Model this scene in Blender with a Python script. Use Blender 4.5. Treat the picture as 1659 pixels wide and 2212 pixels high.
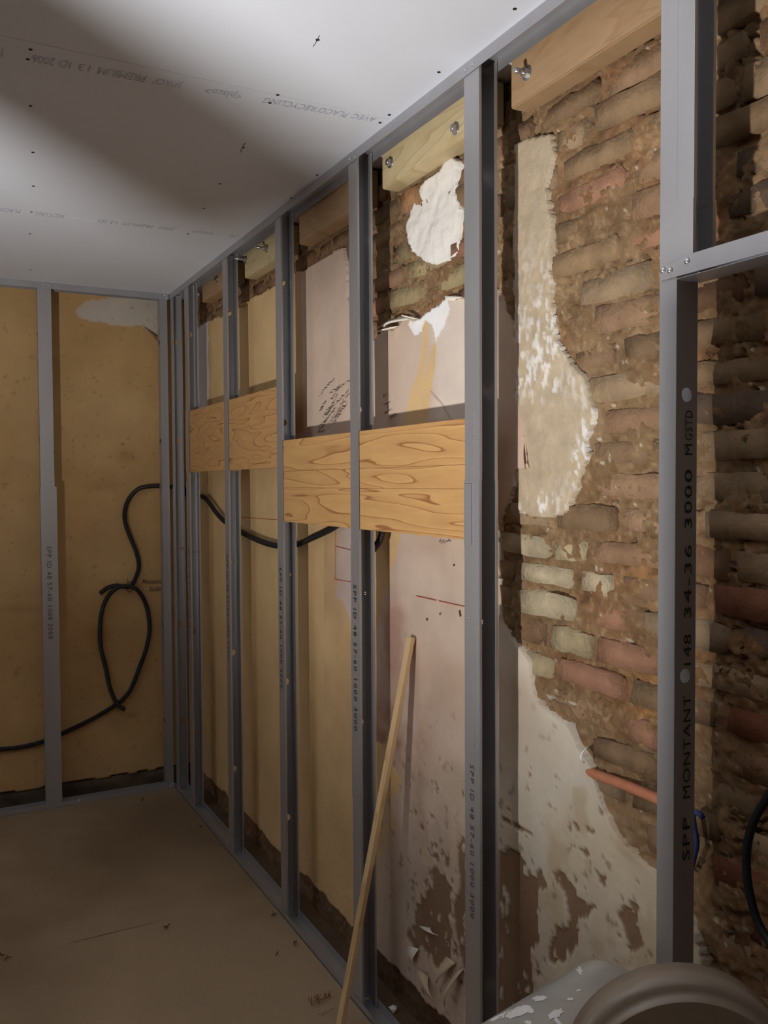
import bpy, bmesh, math, random
import numpy as np
from mathutils import Vector, Matrix

for o in list(bpy.data.objects):
    bpy.data.objects.remove(o)
random.seed(7)
rng = np.random.default_rng(11)
SC = bpy.context.scene
COL = SC.collection
PI = math.pi
W, H = 1659, 2212
ROOM = 2.489                     # ceiling height
# ------------------------------------------------------------------ camera
F_PX, YAW, PITCH, ROLL = 1878.63, .4854, -.0342, -.0055
CAM = np.array([-1.0959, -4.3558, 1.5475])
_f = np.array([math.sin(YAW)*math.cos(PITCH), math.cos(YAW)*math.cos(PITCH), math.sin(PITCH)])
_r = np.array([math.cos(YAW), -math.sin(YAW), 0.0])
_u = np.cross(_r, _f)
_R = _r*math.cos(ROLL) + _u*math.sin(ROLL)
_U = -_r*math.sin(ROLL) + _u*math.cos(ROLL)
cd = bpy.data.cameras.new('camera')
cam = bpy.data.objects.new('camera', cd)
COL.objects.link(cam)
m = Matrix.Identity(4)
for i in range(3):
    m[i][0], m[i][1], m[i][2], m[i][3] = _R[i], _U[i], -_f[i], CAM[i]
cam.matrix_world = m
cd.sensor_fit = 'HORIZONTAL'
cd.sensor_width = 36
cd.lens = 36*F_PX/W
cd.clip_start = .02
SC.camera = cam
SC.view_settings.view_transform = 'Standard'
SC.view_settings.look = 'None'
SC.view_settings.exposure = 0.0
SC.view_settings.gamma = 1.0
SC.view_settings.use_curve_mapping = False
# ------------------------------------------------------------------ world and lamps
wd = bpy.data.worlds.new('world')
SC.world = wd
wd.use_nodes = True
wd.node_tree.nodes['Background'].inputs[0].default_value = (.9, .8, .7, 1)
wd.node_tree.nodes['Background'].inputs[1].default_value = .02
LAMP = Vector((-1.93, -3.24, .78))           # the LED face of the work light
LAMP_AIM = Vector((-1.0, -2.8, 2.489))
LAMP_W = 232
ld = bpy.data.lights.new('work_light_beam', 'SPOT')
ld.energy = LAMP_W
ld.color = (1.0, .965, .935)
ld.spot_size = math.radians(140)
ld.spot_blend = 1.0
ld.shadow_soft_size = .04
wl_d = bpy.data.lights.new('cool_fill', 'AREA')  # added cool fill from the left, its source is invented
wl_d.shape = 'RECTANGLE'; wl_d.size = 1.0; wl_d.size_y = 1.1; wl_d.energy = 3; wl_d.color = (.80, .90, 1.0)
wl_o = bpy.data.objects.new('cool_fill', wl_d); COL.objects.link(wl_o)
wl_o.location = (-3.28, -1.6, 1.45); wl_o.rotation_euler = (0, -math.pi/2, 0)
# ------------------------------------------------------------------ helpers
def at(x, y, ax, v):
    """photo pixel -> point on the plane axis ax = v"""
    d = _R*(x-W/2)/F_PX - _U*(y-H/2)/F_PX + _f
    return Vector(CAM + d*((v-CAM[ax])/d[ax]))

def pix(P):
    d = np.asarray(P, float) - CAM
    z = d@_f
    return np.stack([W/2 + F_PX*(d@_R)/z, H/2 - F_PX*(d@_U)/z], -1)

def lin(c):
    return tuple(((v/255)/12.92 if v/255 <= .04045 else ((v/255+.055)/1.055)**2.4) for v in c)

def _h(ix, iy, s):
    n = (ix.astype(np.int64)*374761393 + iy.astype(np.int64)*668265263 + s*974634777) & 0x7fffffff
    n = ((n ^ (n >> 13))*1274126177) & 0x7fffffff
    return ((n ^ (n >> 16)) & 0xffff)/65535.0

def vnoise(x, y, s=0):
    ix, iy = np.floor(x), np.floor(y)
    fx, fy = x-ix, y-iy
    fx, fy = fx*fx*(3-2*fx), fy*fy*(3-2*fy)
    a, b, c, d = _h(ix, iy, s), _h(ix+1, iy, s), _h(ix, iy+1, s), _h(ix+1, iy+1, s)
    return (a*(1-fx)+b*fx)*(1-fy) + (c*(1-fx)+d*fx)*fy - .5

def fbm(x, y, s=0, o=4):
    t = 0; a = 1.0; k = 1.0
    for i in range(o):
        t = t + a*vnoise(x*k, y*k, s+i*17); a *= .5; k *= 2.03
    return t

def inpoly(px, py, poly):
    n = len(poly); r = np.zeros(px.shape, bool); j = n-1
    for i in range(n):
        xi, yi = poly[i]; xj, yj = poly[j]
        if yi != yj:
            r ^= ((yi > py) != (yj > py)) & (px < (xj-xi)*(py-yi)/(yj-yi)+xi)
        j = i
    return r

# --- materials
def nt(name):
    m = bpy.data.materials.new(name); m.use_nodes = True
    return m, m.node_tree, m.node_tree.nodes['Principled BSDF']

def mat(name, col, rough=.7, metal=0.0, var=.12, scale=8.0, bump=0.0, bscale=60.0, spec=.4, stretch=(1, 1, 1), objcol=False, attr=False, col2=None):
    m, t, p = nt(name)
    N, L = t.nodes, t.links
    p.inputs['Roughness'].default_value = rough
    p.inputs['Metallic'].default_value = metal
    p.inputs['Specular IOR Level'].default_value = spec
    tc = N.new('ShaderNodeTexCoord'); mp = N.new('ShaderNodeMapping')
    mp.inputs['Scale'].default_value = stretch
    L.new(tc.outputs['Object'], mp.inputs['Vector'])
    if objcol:
        gm = N.new('ShaderNodeNewGeometry'); L.new(gm.outputs['Position'], mp.inputs['Vector'])
    nz = N.new('ShaderNodeTexNoise'); nz.inputs['Scale'].default_value = scale
    nz.inputs['Detail'].default_value = 6; nz.inputs['Roughness'].default_value = .6
    L.new(mp.outputs[0], nz.inputs['Vector'])
    rp = N.new('ShaderNodeMapRange'); rp.inputs[1].default_value = .3; rp.inputs[2].default_value = .7
    rp.inputs[3].default_value = 1-var; rp.inputs[4].default_value = 1+var
    L.new(nz.outputs['Fac'], rp.inputs[0])
    mx = N.new('ShaderNodeVectorMath'); mx.operation = 'MULTIPLY'
    if attr:
        a = N.new('ShaderNodeAttribute'); a.attribute_name = 'paint'; src = a.outputs['Color']
    elif objcol:
        a = N.new('ShaderNodeObjectInfo'); src = a.outputs['Color']
    elif col2 is not None:
        a = N.new('ShaderNodeMix'); a.data_type = 'RGBA'
        n2 = N.new('ShaderNodeTexNoise'); n2.inputs['Scale'].default_value = scale*.45; n2.inputs['Detail'].default_value = 5
        L.new(mp.outputs[0], n2.inputs['Vector'])
        r2 = N.new('ShaderNodeMapRange'); r2.inputs[1].default_value = .42; r2.inputs[2].default_value = .6
        L.new(n2.outputs['Fac'], r2.inputs[0]); L.new(r2.outputs[0], a.inputs['Factor'])
        a.inputs['A'].default_value = (*lin(col), 1); a.inputs['B'].default_value = (*lin(col2), 1)
        src = a.outputs['Result']
    else:
        a = N.new('ShaderNodeRGB'); a.outputs[0].default_value = (*lin(col), 1); src = a.outputs[0]
    L.new(src, mx.inputs[0]); L.new(rp.outputs[0], mx.inputs[1])
    L.new(mx.outputs[0], p.inputs['Base Color'])
    if bump:
        b = N.new('ShaderNodeBump'); b.inputs['Strength'].default_value = 1.0; b.inputs['Distance'].default_value = bump
        n3 = N.new('ShaderNodeTexNoise'); n3.inputs['Scale'].default_value = bscale; n3.inputs['Detail'].default_value = 8
        n3.inputs['Roughness'].default_value = .65
        L.new(mp.outputs[0], n3.inputs['Vector']); L.new(n3.outputs['Fac'], b.inputs['Height'])
        L.new(b.outputs[0], p.inputs['Normal'])
    return m

def wood(name, base, dark, ys=1.1, zs=7.5, rings=9.0, width=.16, rough=.5):
    """flat-sawn softwood: contour lines of a stretched noise"""
    m, t, p = nt(name)
    N, L = t.nodes, t.links
    p.inputs['Roughness'].default_value = rough
    p.inputs['Specular IOR Level'].default_value = .35
    tc = N.new('ShaderNodeTexCoord'); mp = N.new('ShaderNodeMapping'); mp.inputs['Scale'].default_value = (1, ys, zs)
    L.new(tc.outputs['Object'], mp.inputs['Vector'])
    nz = N.new('ShaderNodeTexNoise'); nz.inputs['Scale'].default_value = 1.6; nz.inputs['Detail'].default_value = 1.6
    nz.inputs['Roughness'].default_value = .45; nz.inputs['Distortion'].default_value = .35
    L.new(mp.outputs[0], nz.inputs['Vector'])
    mu = N.new('ShaderNodeMath'); mu.operation = 'MULTIPLY'; mu.inputs[1].default_value = rings
    L.new(nz.outputs['Fac'], mu.inputs[0])
    fr = N.new('ShaderNodeMath'); fr.operation = 'FRACT'; L.new(mu.outputs[0], fr.inputs[0])
    cr = N.new('ShaderNodeValToRGB'); e = cr.color_ramp.elements
    e[0].position = 0; e[0].color = (0, 0, 0, 1)
    e[1].position = 1; e[1].color = (.0, .0, .0, 1)
    a = e.new(1-width); a.color = (.22, .22, .22, 1)
    a = e.new(1-width*.25); a.color = (1, 1, 1, 1)
    L.new(fr.outputs[0], cr.inputs[0])
    fine = N.new('ShaderNodeTexNoise'); fine.inputs['Scale'].default_value = 14; fine.inputs['Detail'].default_value = 5
    L.new(mp.outputs[0], fine.inputs['Vector'])
    mx = N.new('ShaderNodeMix'); mx.data_type = 'RGBA'
    mx.inputs['A'].default_value = (*lin(base), 1); mx.inputs['B'].default_value = (*lin(dark), 1)
    L.new(cr.outputs[0], mx.inputs['Factor'])
    rp = N.new('ShaderNodeMapRange'); rp.inputs[3].default_value = .86; rp.inputs[4].default_value = 1.14
    L.new(fine.outputs['Fac'], rp.inputs[0])
    vm = N.new('ShaderNodeVectorMath'); vm.operation = 'MULTIPLY'
    L.new(mx.outputs['Result'], vm.inputs[0]); L.new(rp.outputs[0], vm.inputs[1])
    L.new(vm.outputs[0], p.inputs['Base Color'])
    return m

M = {}
M['galv'] = mat('galvanised_steel', (184, 184, 187), .48, .76, .10, 5, .00006, 300, stretch=(1, 1, .25))
M['galv2'] = mat('galvanised_steel_bright', (205, 208, 210), .36, .8, .12, 9, .00006, 300)
M['zinc'] = mat('zinc_plated_bolt', (190, 190, 188), .3, .9, .1, 30)
M['screw'] = mat('bright_screw', (225, 225, 225), .22, .9, .05, 30)
M['darkhead'] = mat('black_drywall_screw', (50, 48, 46), .5, .3, .05, 30)
M['ceiling'] = mat('plasterboard_paper', (220, 225, 234), .85, 0, .02, 2.5, .00008, 500, .2)
M['ink'] = mat('blue_grey_print', (176, 182, 198), .8, 0, .2, 60)
M['inkdark'] = mat('dark_print', (42, 40, 40), .8, 0, .2, 60)
M['inkmid'] = mat('grey_print', (78, 76, 76), .8, 0, .2, 60)
M['pencil'] = mat('pencil', (84, 64, 58), .9, 0, .3, 60)
M['redline'] = mat('red_marking', (168, 70, 52), .9, 0, .3, 60)
M['redbrown'] = mat('red_brown_marking', (104, 50, 36), .9, 0, .3, 60)
M['paint'] = mat('painted_plaster', (0, 0, 0), .75, 0, .09, 6, .0012, 45, .25, attr=True)
M['masonry'] = mat('old_mortar', (0, 0, 0), .92, 0, .26, 12, .012, 28, .15, attr=True)
M['brick'] = mat('old_brick', (0, 0, 0), .9, 0, .26, 14, .010, 30, .15, objcol=True)
M['filler'] = mat('white_filler', (236, 232, 224), .8, 0, .04, 12, .004, 38, .3)
M['cement'] = mat('pale_cement_render', (0, 0, 0), .38, 0, .14, 22, .004, 55, .5, attr=True)
M['board'] = wood('pine_board', (198, 156, 102), (146, 96, 56), .8, 9.0, 7, .13)
M['board2'] = wood('pine_board_small_grain', (198, 154, 102), (142, 98, 60), 1.6, 11.0, 7, .14)
M['block'] = wood('treated_timber', (204, 186, 146), (186, 166, 122), 1.4, 9.0, 8, .3, .6)
M['block2'] = wood('plain_timber', (168, 138, 104), (158, 126, 92), 1.4, 9.0, 8, .3, .6)
M['batten'] = wood('raw_batten', (214, 184, 140), (192, 158, 112), 8, 1.2, 5, .3, .6)
M['conduit'] = mat('black_corrugated_plastic', (26, 26, 28), .42, 0, .1, 20, spec=.5)
M['blackcable'] = mat('black_rubber_cable', (18, 22, 24), .5, 0, .1, 20)
M['orange'] = mat('orange_conduit', (190, 124, 94), .5, 0, .12, 30)
M['blue'] = mat('blue_plastic', (52, 66, 120), .5, 0, .15, 30)
M['kraft'] = mat('kraft_floor_paper', (164, 144, 118), .55, 0, .10, 1.6, .012, 1.7, .25, col2=(128, 109, 86))
M['screed'] = mat('dusty_screed', (104, 84, 66), .95, 0, .2, 7, .004, 40)
M['plain'] = mat('plain_room_wall', (176, 150, 122), .9, 0, .06, 2)
M['scrap'] = mat('debris', (84, 62, 44), .9, 0, .3, 40)
M['lampbody'] = mat('dark_lamp_housing', (40, 40, 42), .5, .2, .05, 20)
M['machine'] = mat('brushed_grey_metal', (186, 190, 190), .3, .45, .12, 9, .0006, 60)
M['guard'] = mat('grey_brown_plastic', (150, 136, 120), .26, 0, .08, 12, spec=.5)
M['whitepaint'] = mat('white_paint_splash', (238, 238, 236), .5, 0, .05, 30)
M['timberleg'] = mat('trestle_timber', (150, 116, 80), .7, 0, .1, 12, stretch=(8, 8, 1))
me_, t_, p_ = nt('led_panel')
p_.inputs['Emission Color'].default_value = (1, .95, .9, 1); p_.inputs['Emission Strength'].default_value = 3
M['led'] = me_
me_, t_, p_ = nt('fill_panel_glow')  # glow of the added fill panel
p_.inputs['Emission Color'].default_value = (.8, .9, 1, 1); p_.inputs['Emission Strength'].default_value = .35
M['fillglow'] = me_

# --- objects
def link(name, me, material=None, parent=None, smooth=False):
    o = bpy.data.objects.new(name, me)
    COL.objects.link(o)
    if material is not None and not me.materials:
        me.materials.append(material)
    if parent is not None:
        o.parent = parent
    if smooth:
        me.polygons.foreach_set('use_smooth', [True]*len(me.polygons))
    return o

def raw(name, vs, fs, material, parent=None, smooth=False):
    me = bpy.data.meshes.new(name)
    me.from_pydata([tuple(map(float, v)) for v in vs], [], fs)
    me.update()
    return link(name, me, material, parent, smooth)

def tag(o, label=None, cat=None, group=None, kind=None):
    if label: o['label'] = label
    if cat: o['category'] = cat
    if group: o['group'] = group
    if kind: o['kind'] = kind
    return o

def empty(name, loc, label=None, cat=None, group=None):
    o = bpy.data.objects.new(name, None)
    o.location = loc; o.empty_display_size = .05
    COL.objects.link(o)
    return tag(o, label, cat, group)

def child(o, parent):
    """parent without moving: everything is built in world coordinates"""
    o.parent = parent
    o.matrix_parent_inverse = Matrix.Translation(-Vector(parent.location))
    return o

def box(name, a, b, material, parent=None, bevel=0.0):
    bm = bmesh.new()
    bmesh.ops.create_cube(bm, size=1)
    a, b = Vector(a), Vector(b)
    for v in bm.verts:
        v.co = Vector([(a[i]+b[i])/2 + v.co[i]*abs(b[i]-a[i]) for i in range(3)])
    if bevel:
        bmesh.ops.bevel(bm, geom=bm.edges[:], offset=bevel, segments=2, affect='EDGES')
    me = bpy.data.meshes.new(name); bm.to_mesh(me); bm.free()
    o = link(name, me, material)
    if parent: child(o, parent)
    return o

def cyl(name, p, q, r, material, parent=None, seg=12, r2=None, bevel=0.0, smooth=True):
    p, q = Vector(p), Vector(q)
    bm = bmesh.new()
    bmesh.ops.create_cone(bm, cap_ends=True, segments=seg, radius1=r, radius2=r if r2 is None else r2, depth=(q-p).length)
    if bevel:
        bmesh.ops.bevel(bm, geom=[e for e in bm.edges if len(e.link_faces) == 2 and any(len(f.verts) > 4 for f in e.link_faces)], offset=bevel, segments=3, affect='EDGES')
    rot = (q-p).to_track_quat('Z', 'Y').to_matrix().to_4x4()
    bmesh.ops.transform(bm, matrix=Matrix.Translation((p+q)/2) @ rot, verts=bm.verts)
    me = bpy.data.meshes.new(name); bm.to_mesh(me); bm.free()
    o = link(name, me, material, None, False)
    for f in me.polygons: f.use_smooth = smooth and len(f.vertices) <= 4
    if parent: child(o, parent)
    return o

def spline(pts, n):
    """Catmull-Rom through pts resampled at n even steps"""
    P = [Vector(p) for p in pts]; P = [2*P[0]-P[1]] + P + [2*P[-1]-P[-2]]
    out = []
    for i in range(1, len(P)-2):
        for k in range(24):
            t = k/24; a, b, c, d = P[i-1], P[i], P[i+1], P[i+2]
            out.append(.5*((2*b)+(c-a)*t+(2*a-5*b+4*c-d)*t*t+(3*b-a-3*c+d)*t**3))
    out.append(P[-2])
    d = [0]
    for i in range(1, len(out)): d.append(d[-1]+(out[i]-out[i-1]).length)
    if n < 0: n = max(8, int(d[-1]/(-n/1000)))
    res = []; j = 0
    for k in range(n+1):
        s = d[-1]*k/n
        while j < len(d)-2 and d[j+1] < s: j += 1
        t = (s-d[j])/max(1e-9, d[j+1]-d[j])
        res.append(out[j].lerp(out[j+1], min(1, t)))
    return res

def tube(name, pts, r, material, parent=None, n=-8, seg=10, rib=0.0):
    P = spline(pts, n)
    vs, fs = [], []
    T = [(P[min(i+1, len(P)-1)]-P[max(i-1, 0)]).normalized() for i in range(len(P))]
    u = T[0].orthogonal().normalized()
    for i, p in enumerate(P):
        u = (u - T[i]*u.dot(T[i])).normalized(); w = T[i].cross(u)
        rr = r*(1-(rib if i % 2 else 0))
        for k in range(seg):
            a = 2*PI*k/seg; vs.append(p+u*math.cos(a)*rr+w*math.sin(a)*rr)
    for i in range(len(P)-1):
        for k in range(seg):
            fs.append((i*seg+k, i*seg+(k+1) % seg, (i+1)*seg+(k+1) % seg, (i+1)*seg+k))
    fs.append(tuple(reversed(range(seg)))); fs.append(tuple((len(P)-1)*seg+k for k in range(seg)))
    o = raw(name, vs, fs, material, None, rib == 0)
    if parent: child(o, parent)
    return o

def text(name, s, size, right, up, origin, material, parent=None, sx=1.0, space=1.0):
    """flat printed lettering; origin is the left end of the baseline"""
    cu = bpy.data.curves.new(name, 'FONT')
    cu.body = s; cu.size = size; cu.space_character = space; cu.resolution_u = 2
    tmp = bpy.data.objects.new(name+'_tmp', cu); COL.objects.link(tmp)
    dg = bpy.context.evaluated_depsgraph_get(); dg.update()
    me = bpy.data.meshes.new_from_object(tmp.evaluated_get(dg))
    bpy.data.objects.remove(tmp)
    right, up = Vector(right).normalized(), Vector(up).normalized()
    n = right.cross(up)
    for v in me.vertices:
        v.co = Vector(origin) + right*v.co.x*sx + up*v.co.y + n*v.co.z
    me.materials.clear(); me.materials.append(material)
    o = link(name, me)
    if parent: child(o, parent)
    return o, n

# ------------------------------------------------------------------ wall surfaces (numpy height fields)
XW = .12                                     # face of the old plaster on the right wall
YB = .12                                     # face of the old plaster on the back wall
C_YEL = (214, 182, 134); C_PINK = (206, 184, 166); C_WHITE = (230, 224, 212); C_CREAM = (210, 200, 182)
C_BROWN = (132, 102, 78); C_MORT = (138, 112, 82)

# plaster outline on the right wall, photo pixels on the plane X = XW
PLASTER = [(395, 700), (418, 712), (445, 694), (480, 682), (505, 668), (533, 655), (539, 646), (563, 634), (593, 616), (631, 592), (655, 583),
           (696, 557), (725, 540), (741, 535), (748, 570), (752, 640), (775, 745), (802, 739), (823, 720), (850, 706), (876, 684), (900, 687), (921, 672),
           (951, 654), (963, 638), (1002, 639), (1035, 630), (1070, 624), (1087, 660), (1111, 711), (1114, 736), (1117, 865), (1129, 898), (1135, 962),
           (1142, 1011), (1117, 1020), (1114, 1052), (1083, 1118), (1077, 1157), (1074, 1240), (1077, 1341), (1102, 1377), (1123, 1404), (1141, 1431),
           (1153, 1494), (1168, 1521), (1200, 1545), (1222, 1564), (1232, 1580), (1241, 1605), (1271, 1647), (1280, 1671), (1304, 1746), (1328, 1797),
           (1345, 1815), (1383, 1856), (1417, 1886), (1455, 1935), (1490, 1985), (1517, 2060), (1524, 2130), (1530, 2400)]
CEMENT = [(1110, 310), (1135, 296), (1186, 288), (1200, 335), (1176, 400), (1190, 470), (1186, 560), (1189, 655), (1205, 735), (1222, 770), (1262, 812),
          (1272, 850), (1284, 895), (1264, 960), (1272, 985), (1258, 1010), (1240, 1062), (1214, 1112), (1180, 1120), (1120, 1112), (1112, 1020), (1108, 700)]
FILLER = [(962, 344), (975, 334), (984, 350), (982, 400), (990, 450), (992, 520), (988, 548), (966, 560), (938, 572), (915, 565), (893, 545), (882, 520), (879, 490),
          (880, 455), (893, 425), (904, 398), (930, 380), (948, 372)]

def grid_surface(name, ys, zs, depth, keep, paint, material, parent):
    """height field facing -X over (y, z); depth = X"""
    ny, nz = len(ys), len(zs)
    Y, Z = np.meshgrid(ys, zs, indexing='ij')
    V = np.stack([depth, Y, Z], -1).reshape(-1, 3)
    idx = np.arange(ny*nz).reshape(ny, nz)
    kc = keep[:-1, :-1] | keep[1:, :-1] | keep[:-1, 1:] | keep[1:, 1:]
    a, b, c, d = idx[:-1, :-1][kc], idx[:-1, 1:][kc], idx[1:, 1:][kc], idx[1:, :-1][kc]
    Fq = np.stack([a, b, c, d], -1)
    used = np.unique(Fq); mp = np.full(ny*nz, -1); mp[used] = np.arange(len(used))
    V = V[used]; Fq = mp[Fq]; Cc = paint.reshape(-1, 3)[used]
    me = bpy.data.meshes.new(name)
    me.vertices.add(len(V)); me.vertices.foreach_set('co', V.astype(np.float32).ravel())
    me.loops.add(Fq.size); me.loops.foreach_set('vertex_index', Fq.astype(np.int32).ravel())
    me.polygons.add(len(Fq)); me.polygons.foreach_set('loop_start', (np.arange(len(Fq))*4).astype(np.int32))
    me.update(calc_edges=True)
    at_ = me.color_attributes.new('paint', 'FLOAT_COLOR', 'POINT')
    at_.data.foreach_set('color', np.concatenate([Cc, np.ones((len(Cc), 1))], 1).astype(np.float32).ravel())
    me.polygons.foreach_set('use_smooth', [True]*len(me.polygons))
    return link(name, me, material, parent)

def L3(c): return np.array(lin(c))

def layer(col, mask, c, w=1.0):
    w = (mask.astype(float)*w)[..., None]
    return col*(1-w) + L3(c)*w

def soft(a, lo, hi):
    return np.clip((a-lo)/(hi-lo), 0, 1)

# masonry backing of the right wall
STEP = .0055
ys = np.arange(-4.15, .13, STEP); zs = np.arange(0, ROOM-.003, STEP)
Y, Z = np.meshgrid(ys, zs, indexing='ij')
PX = pix(np.stack([np.full(Y.shape, XW), Y, Z], -1)); px, py = PX[..., 0], PX[..., 1]
wob = 5*fbm(Y*28, Z*28, 3, 4); wob2 = 5*fbm(Y*28, Z*28, 9, 4)
behind = Y < -3.9
wx, wy = px+wob, py+wob2
pl = inpoly(wx, wy, PLASTER + [(1530, 6000), (395, 6000)]) & (Y > -3.6)
pl &= Z > (.088 + .02*fbm(Y*14, Z*3, 5, 3))
cem = inpoly(wx, wy, CEMENT)
fil = inpoly(px+wob*1.2, py+wob2*1.2, FILLER)
rock = fbm(Y*9, Z*16, 21, 4); fine = fbm(Y*60, Z*60, 31, 4)
rough_amt = 1 + .8*soft(-Y, 3.25, 3.45)
D = .1335 + (.012*rock + .007*fine + .004*fbm(Y*150, Z*150, 41, 2))*rough_amt
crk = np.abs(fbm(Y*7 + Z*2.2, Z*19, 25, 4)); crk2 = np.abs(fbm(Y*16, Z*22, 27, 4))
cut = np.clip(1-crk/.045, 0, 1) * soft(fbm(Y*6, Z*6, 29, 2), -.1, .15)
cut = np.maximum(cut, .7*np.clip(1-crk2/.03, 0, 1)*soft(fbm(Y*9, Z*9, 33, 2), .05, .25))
D = D + .016*cut*rough_amt
D = np.where(Z < .09, .128 + .008*fine, D)
colr = np.broadcast_to(L3(C_MORT), Y.shape+(3,)).copy()
n1 = fbm(Y*5, Z*6, 51, 4)
colr = layer(colr, n1 > -9, (152, 127, 96), soft(n1, 0, .5)*.7)
colr = layer(colr, n1 > -9, (138, 100, 70), soft(-n1, .05, .6)*.8)
oc = np.exp(-(((px-1395)/70)**2+((py-1500)/60)**2)) + .7*np.exp(-(((px-1370)/60)**2+((py-1240)/35)**2))
colr = layer(colr, oc > 0, (196, 138, 74), np.clip(oc*(.6+n1), 0, .75))
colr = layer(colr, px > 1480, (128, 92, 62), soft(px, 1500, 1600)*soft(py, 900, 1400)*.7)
colr = layer(colr, cut > 0, (84, 60, 42), cut*.6)  # ambient shade of the crevices painted into the mortar colour
grit = fbm(Y*90, Z*90, 63, 3); colr = layer(colr, n1 > -9, (112, 84, 60), soft(-grit, .15, .5)*.6); colr = layer(colr, n1 > -9, (186, 160, 126), soft(grit, .2, .5)*.5)
wh = (fbm(Y*60, Z*60, 61, 3) > .56) & (px > 1060)
colr = layer(colr, wh, (216, 206, 188), .7)
colr = layer(colr, Z < .09, (94, 72, 56), .85)
colr = layer(colr, (px < 760), (150, 118, 88), .5)
FLOOR_TOP = 0.0
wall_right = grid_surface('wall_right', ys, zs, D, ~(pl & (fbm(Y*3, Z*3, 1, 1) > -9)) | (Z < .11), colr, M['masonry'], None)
# keep the masonry whole also under the plaster: a plain sheet further back
tag(wall_right, 'bare old brick wall with patches of plaster behind the steel studs', None, None, 'structure')
core = box('wall_core', (.165, -4.2, 0), (.30, .3, ROOM), M['screed'], None)
core.parent = wall_right

# plaster of the right wall
col = np.broadcast_to(L3(C_PINK), Y.shape+(3,)).copy()
n2 = fbm(Y*3, Z*3, 71, 4)
col = layer(col, px > 1060, C_CREAM, soft(px, 1040, 1110)*soft(py, 1300, 1420))
yel = (px < 640) | inpoly(wx, wy, [(590, 1000), (735, 1000), (728, 1150), (725, 1240), (742, 1300), (764, 1370), (772, 1500), (800, 1600), (820, 1900), (800, 2212), (590, 2300)])
yel |= inpoly(wx, wy, [(800, 1120), (868, 1120), (862, 1190), (850, 1225), (838, 1260), (820, 1330), (806, 1420), (800, 1420)])
yel |= inpoly(px+wob*.4, py+wob2*.4, [(866, 925), (886, 850), (905, 800), (915, 745), (914, 690), (924, 690), (924, 745), (918, 790), (910, 835), (906, 842), (914, 820), (926, 780), (934, 745), (943, 742), (938, 800), (930, 850), (924, 905), (925, 940), (868, 960)])
yel |= inpoly(wx, wy, [(806, 1600), (838, 1608), (850, 1650), (868, 1690), (845, 1740), (835, 1790), (800, 1830)])
yel |= inpoly(wx, wy, [(826, 1755), (856, 1770), (850, 1800), (820, 1860), (800, 1880), (800, 1760)])
col = layer(col, yel, C_YEL, 1)
col = layer(col, inpoly(wx, wy, [(420, 700), (449, 690), (453, 880), (424, 890)]), (214, 208, 214), 1)
col = layer(col, inpoly(wx, wy, [(728, 1290), (742, 1298), (764, 1368), (764, 1300), (770, 1130), (735, 1150)]), (206, 192, 184), 1)
wht = inpoly(px+wob*.7, py+wob2*.7, [(880, 700), (905, 688), (925, 672), (965, 640), (972, 668), (962, 700), (950, 722), (943, 738), (935, 700), (920, 690), (912, 715), (898, 728), (890, 715)])
col = layer(col, wht, (240, 239, 238), 1)
col = layer(col, (px > 925) & (px < 1003) & (py < 905) & ~wht & ~yel, (220, 208, 196), .75*soft(px, 925, 950))
# smears and grime, shapes of their own
col = layer(col, n2 > -9, (168, 132, 106), soft(n2, .12, .6)*.45*(~(px < 700)))
g1 = np.exp(-(((px-862)/60)**2+((py-1590)/80)**2)); col = layer(col, g1 > 0, (146, 100, 78), np.clip(g1*(.75+fbm(Y*9, Z*9, 81, 4)*1.6), 0, .8)*~yel)
g2 = np.exp(-(((px-850)/38)**2+((py-1380)/80)**2)); col = layer(col, g2 > 0, (166, 122, 108), np.clip(g2*(.5+fbm(Y*9, Z*9, 83, 4)*1.6), 0, .6))
g3 = np.exp(-(((px-925)/40)**2+((py-1720)/60)**2)); col = layer(col, g3 > 0, (150, 126, 110), np.clip(g3*(.5+fbm(Y*9, Z*9, 85, 4)*1.6), 0, .6))
g4 = soft(py, 1760, 1950)*(px > 800)*(px < 900); col = layer(col, g4 > 0, (176, 166, 152), g4*.6)
brown = np.zeros(Y.shape, bool)
jag = 30*fbm(Y*26, Z*14, 91, 6); jag2 = 30*fbm(Y*26, Z*14, 95, 6)
for q in ([(925, 1885), (950, 1888), (975, 1925), (978, 1985), (965, 2070), (935, 2045), (905, 2010), (900, 1975), (915, 1950), (910, 1925)],
          [(985, 1820), (1010, 1800), (1012, 2120), (990, 2060), (982, 1930)],
          [(890, 1998), (975, 2010), (985, 2060), (960, 2090), (915, 2050), (880, 2040)],
          [(948, 1830), (955, 1828), (963, 1876), (957, 1880)],
          [(1085, 1836), (1135, 1848), (1160, 1880), (1166, 1920), (1160, 1990), (1150, 2070), (1150, 2212), (1060, 2212), (1060, 1840)],
          [(1194, 1890), (1208, 1893), (1238, 1925), (1244, 1948), (1268, 1968), (1262, 1980), (1250, 1985), (1258, 2050), (1230, 2062), (1205, 2072), (1186, 2070), (1190, 2010), (1222, 1995), (1215, 1960), (1200, 1935)],
          [(1335, 1985), (1348, 1960), (1362, 1950), (1378, 1965), (1380, 2030), (1360, 2050), (1340, 2010)],
          [(1293, 1875), (1303, 1878), (1315, 1900), (1306, 1903)], [(1226, 1782), (1244, 1778), (1250, 1800), (1236, 1800)]):
    brown |= inpoly(px+jag, py+jag2, q)
spk = (fbm(Y*38, Z*38, 101, 3) > .47) & (py > 1650) & (px > 880)
brown |= spk & ((px < 1010) | (px > 1080))
brown |= (px > 1035) & (px < 1150) & (np.abs(py - (1762+(px-1075)*.55)) < 3+5*np.abs(fbm(Y*30, Z*30, 7, 3)))
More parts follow.
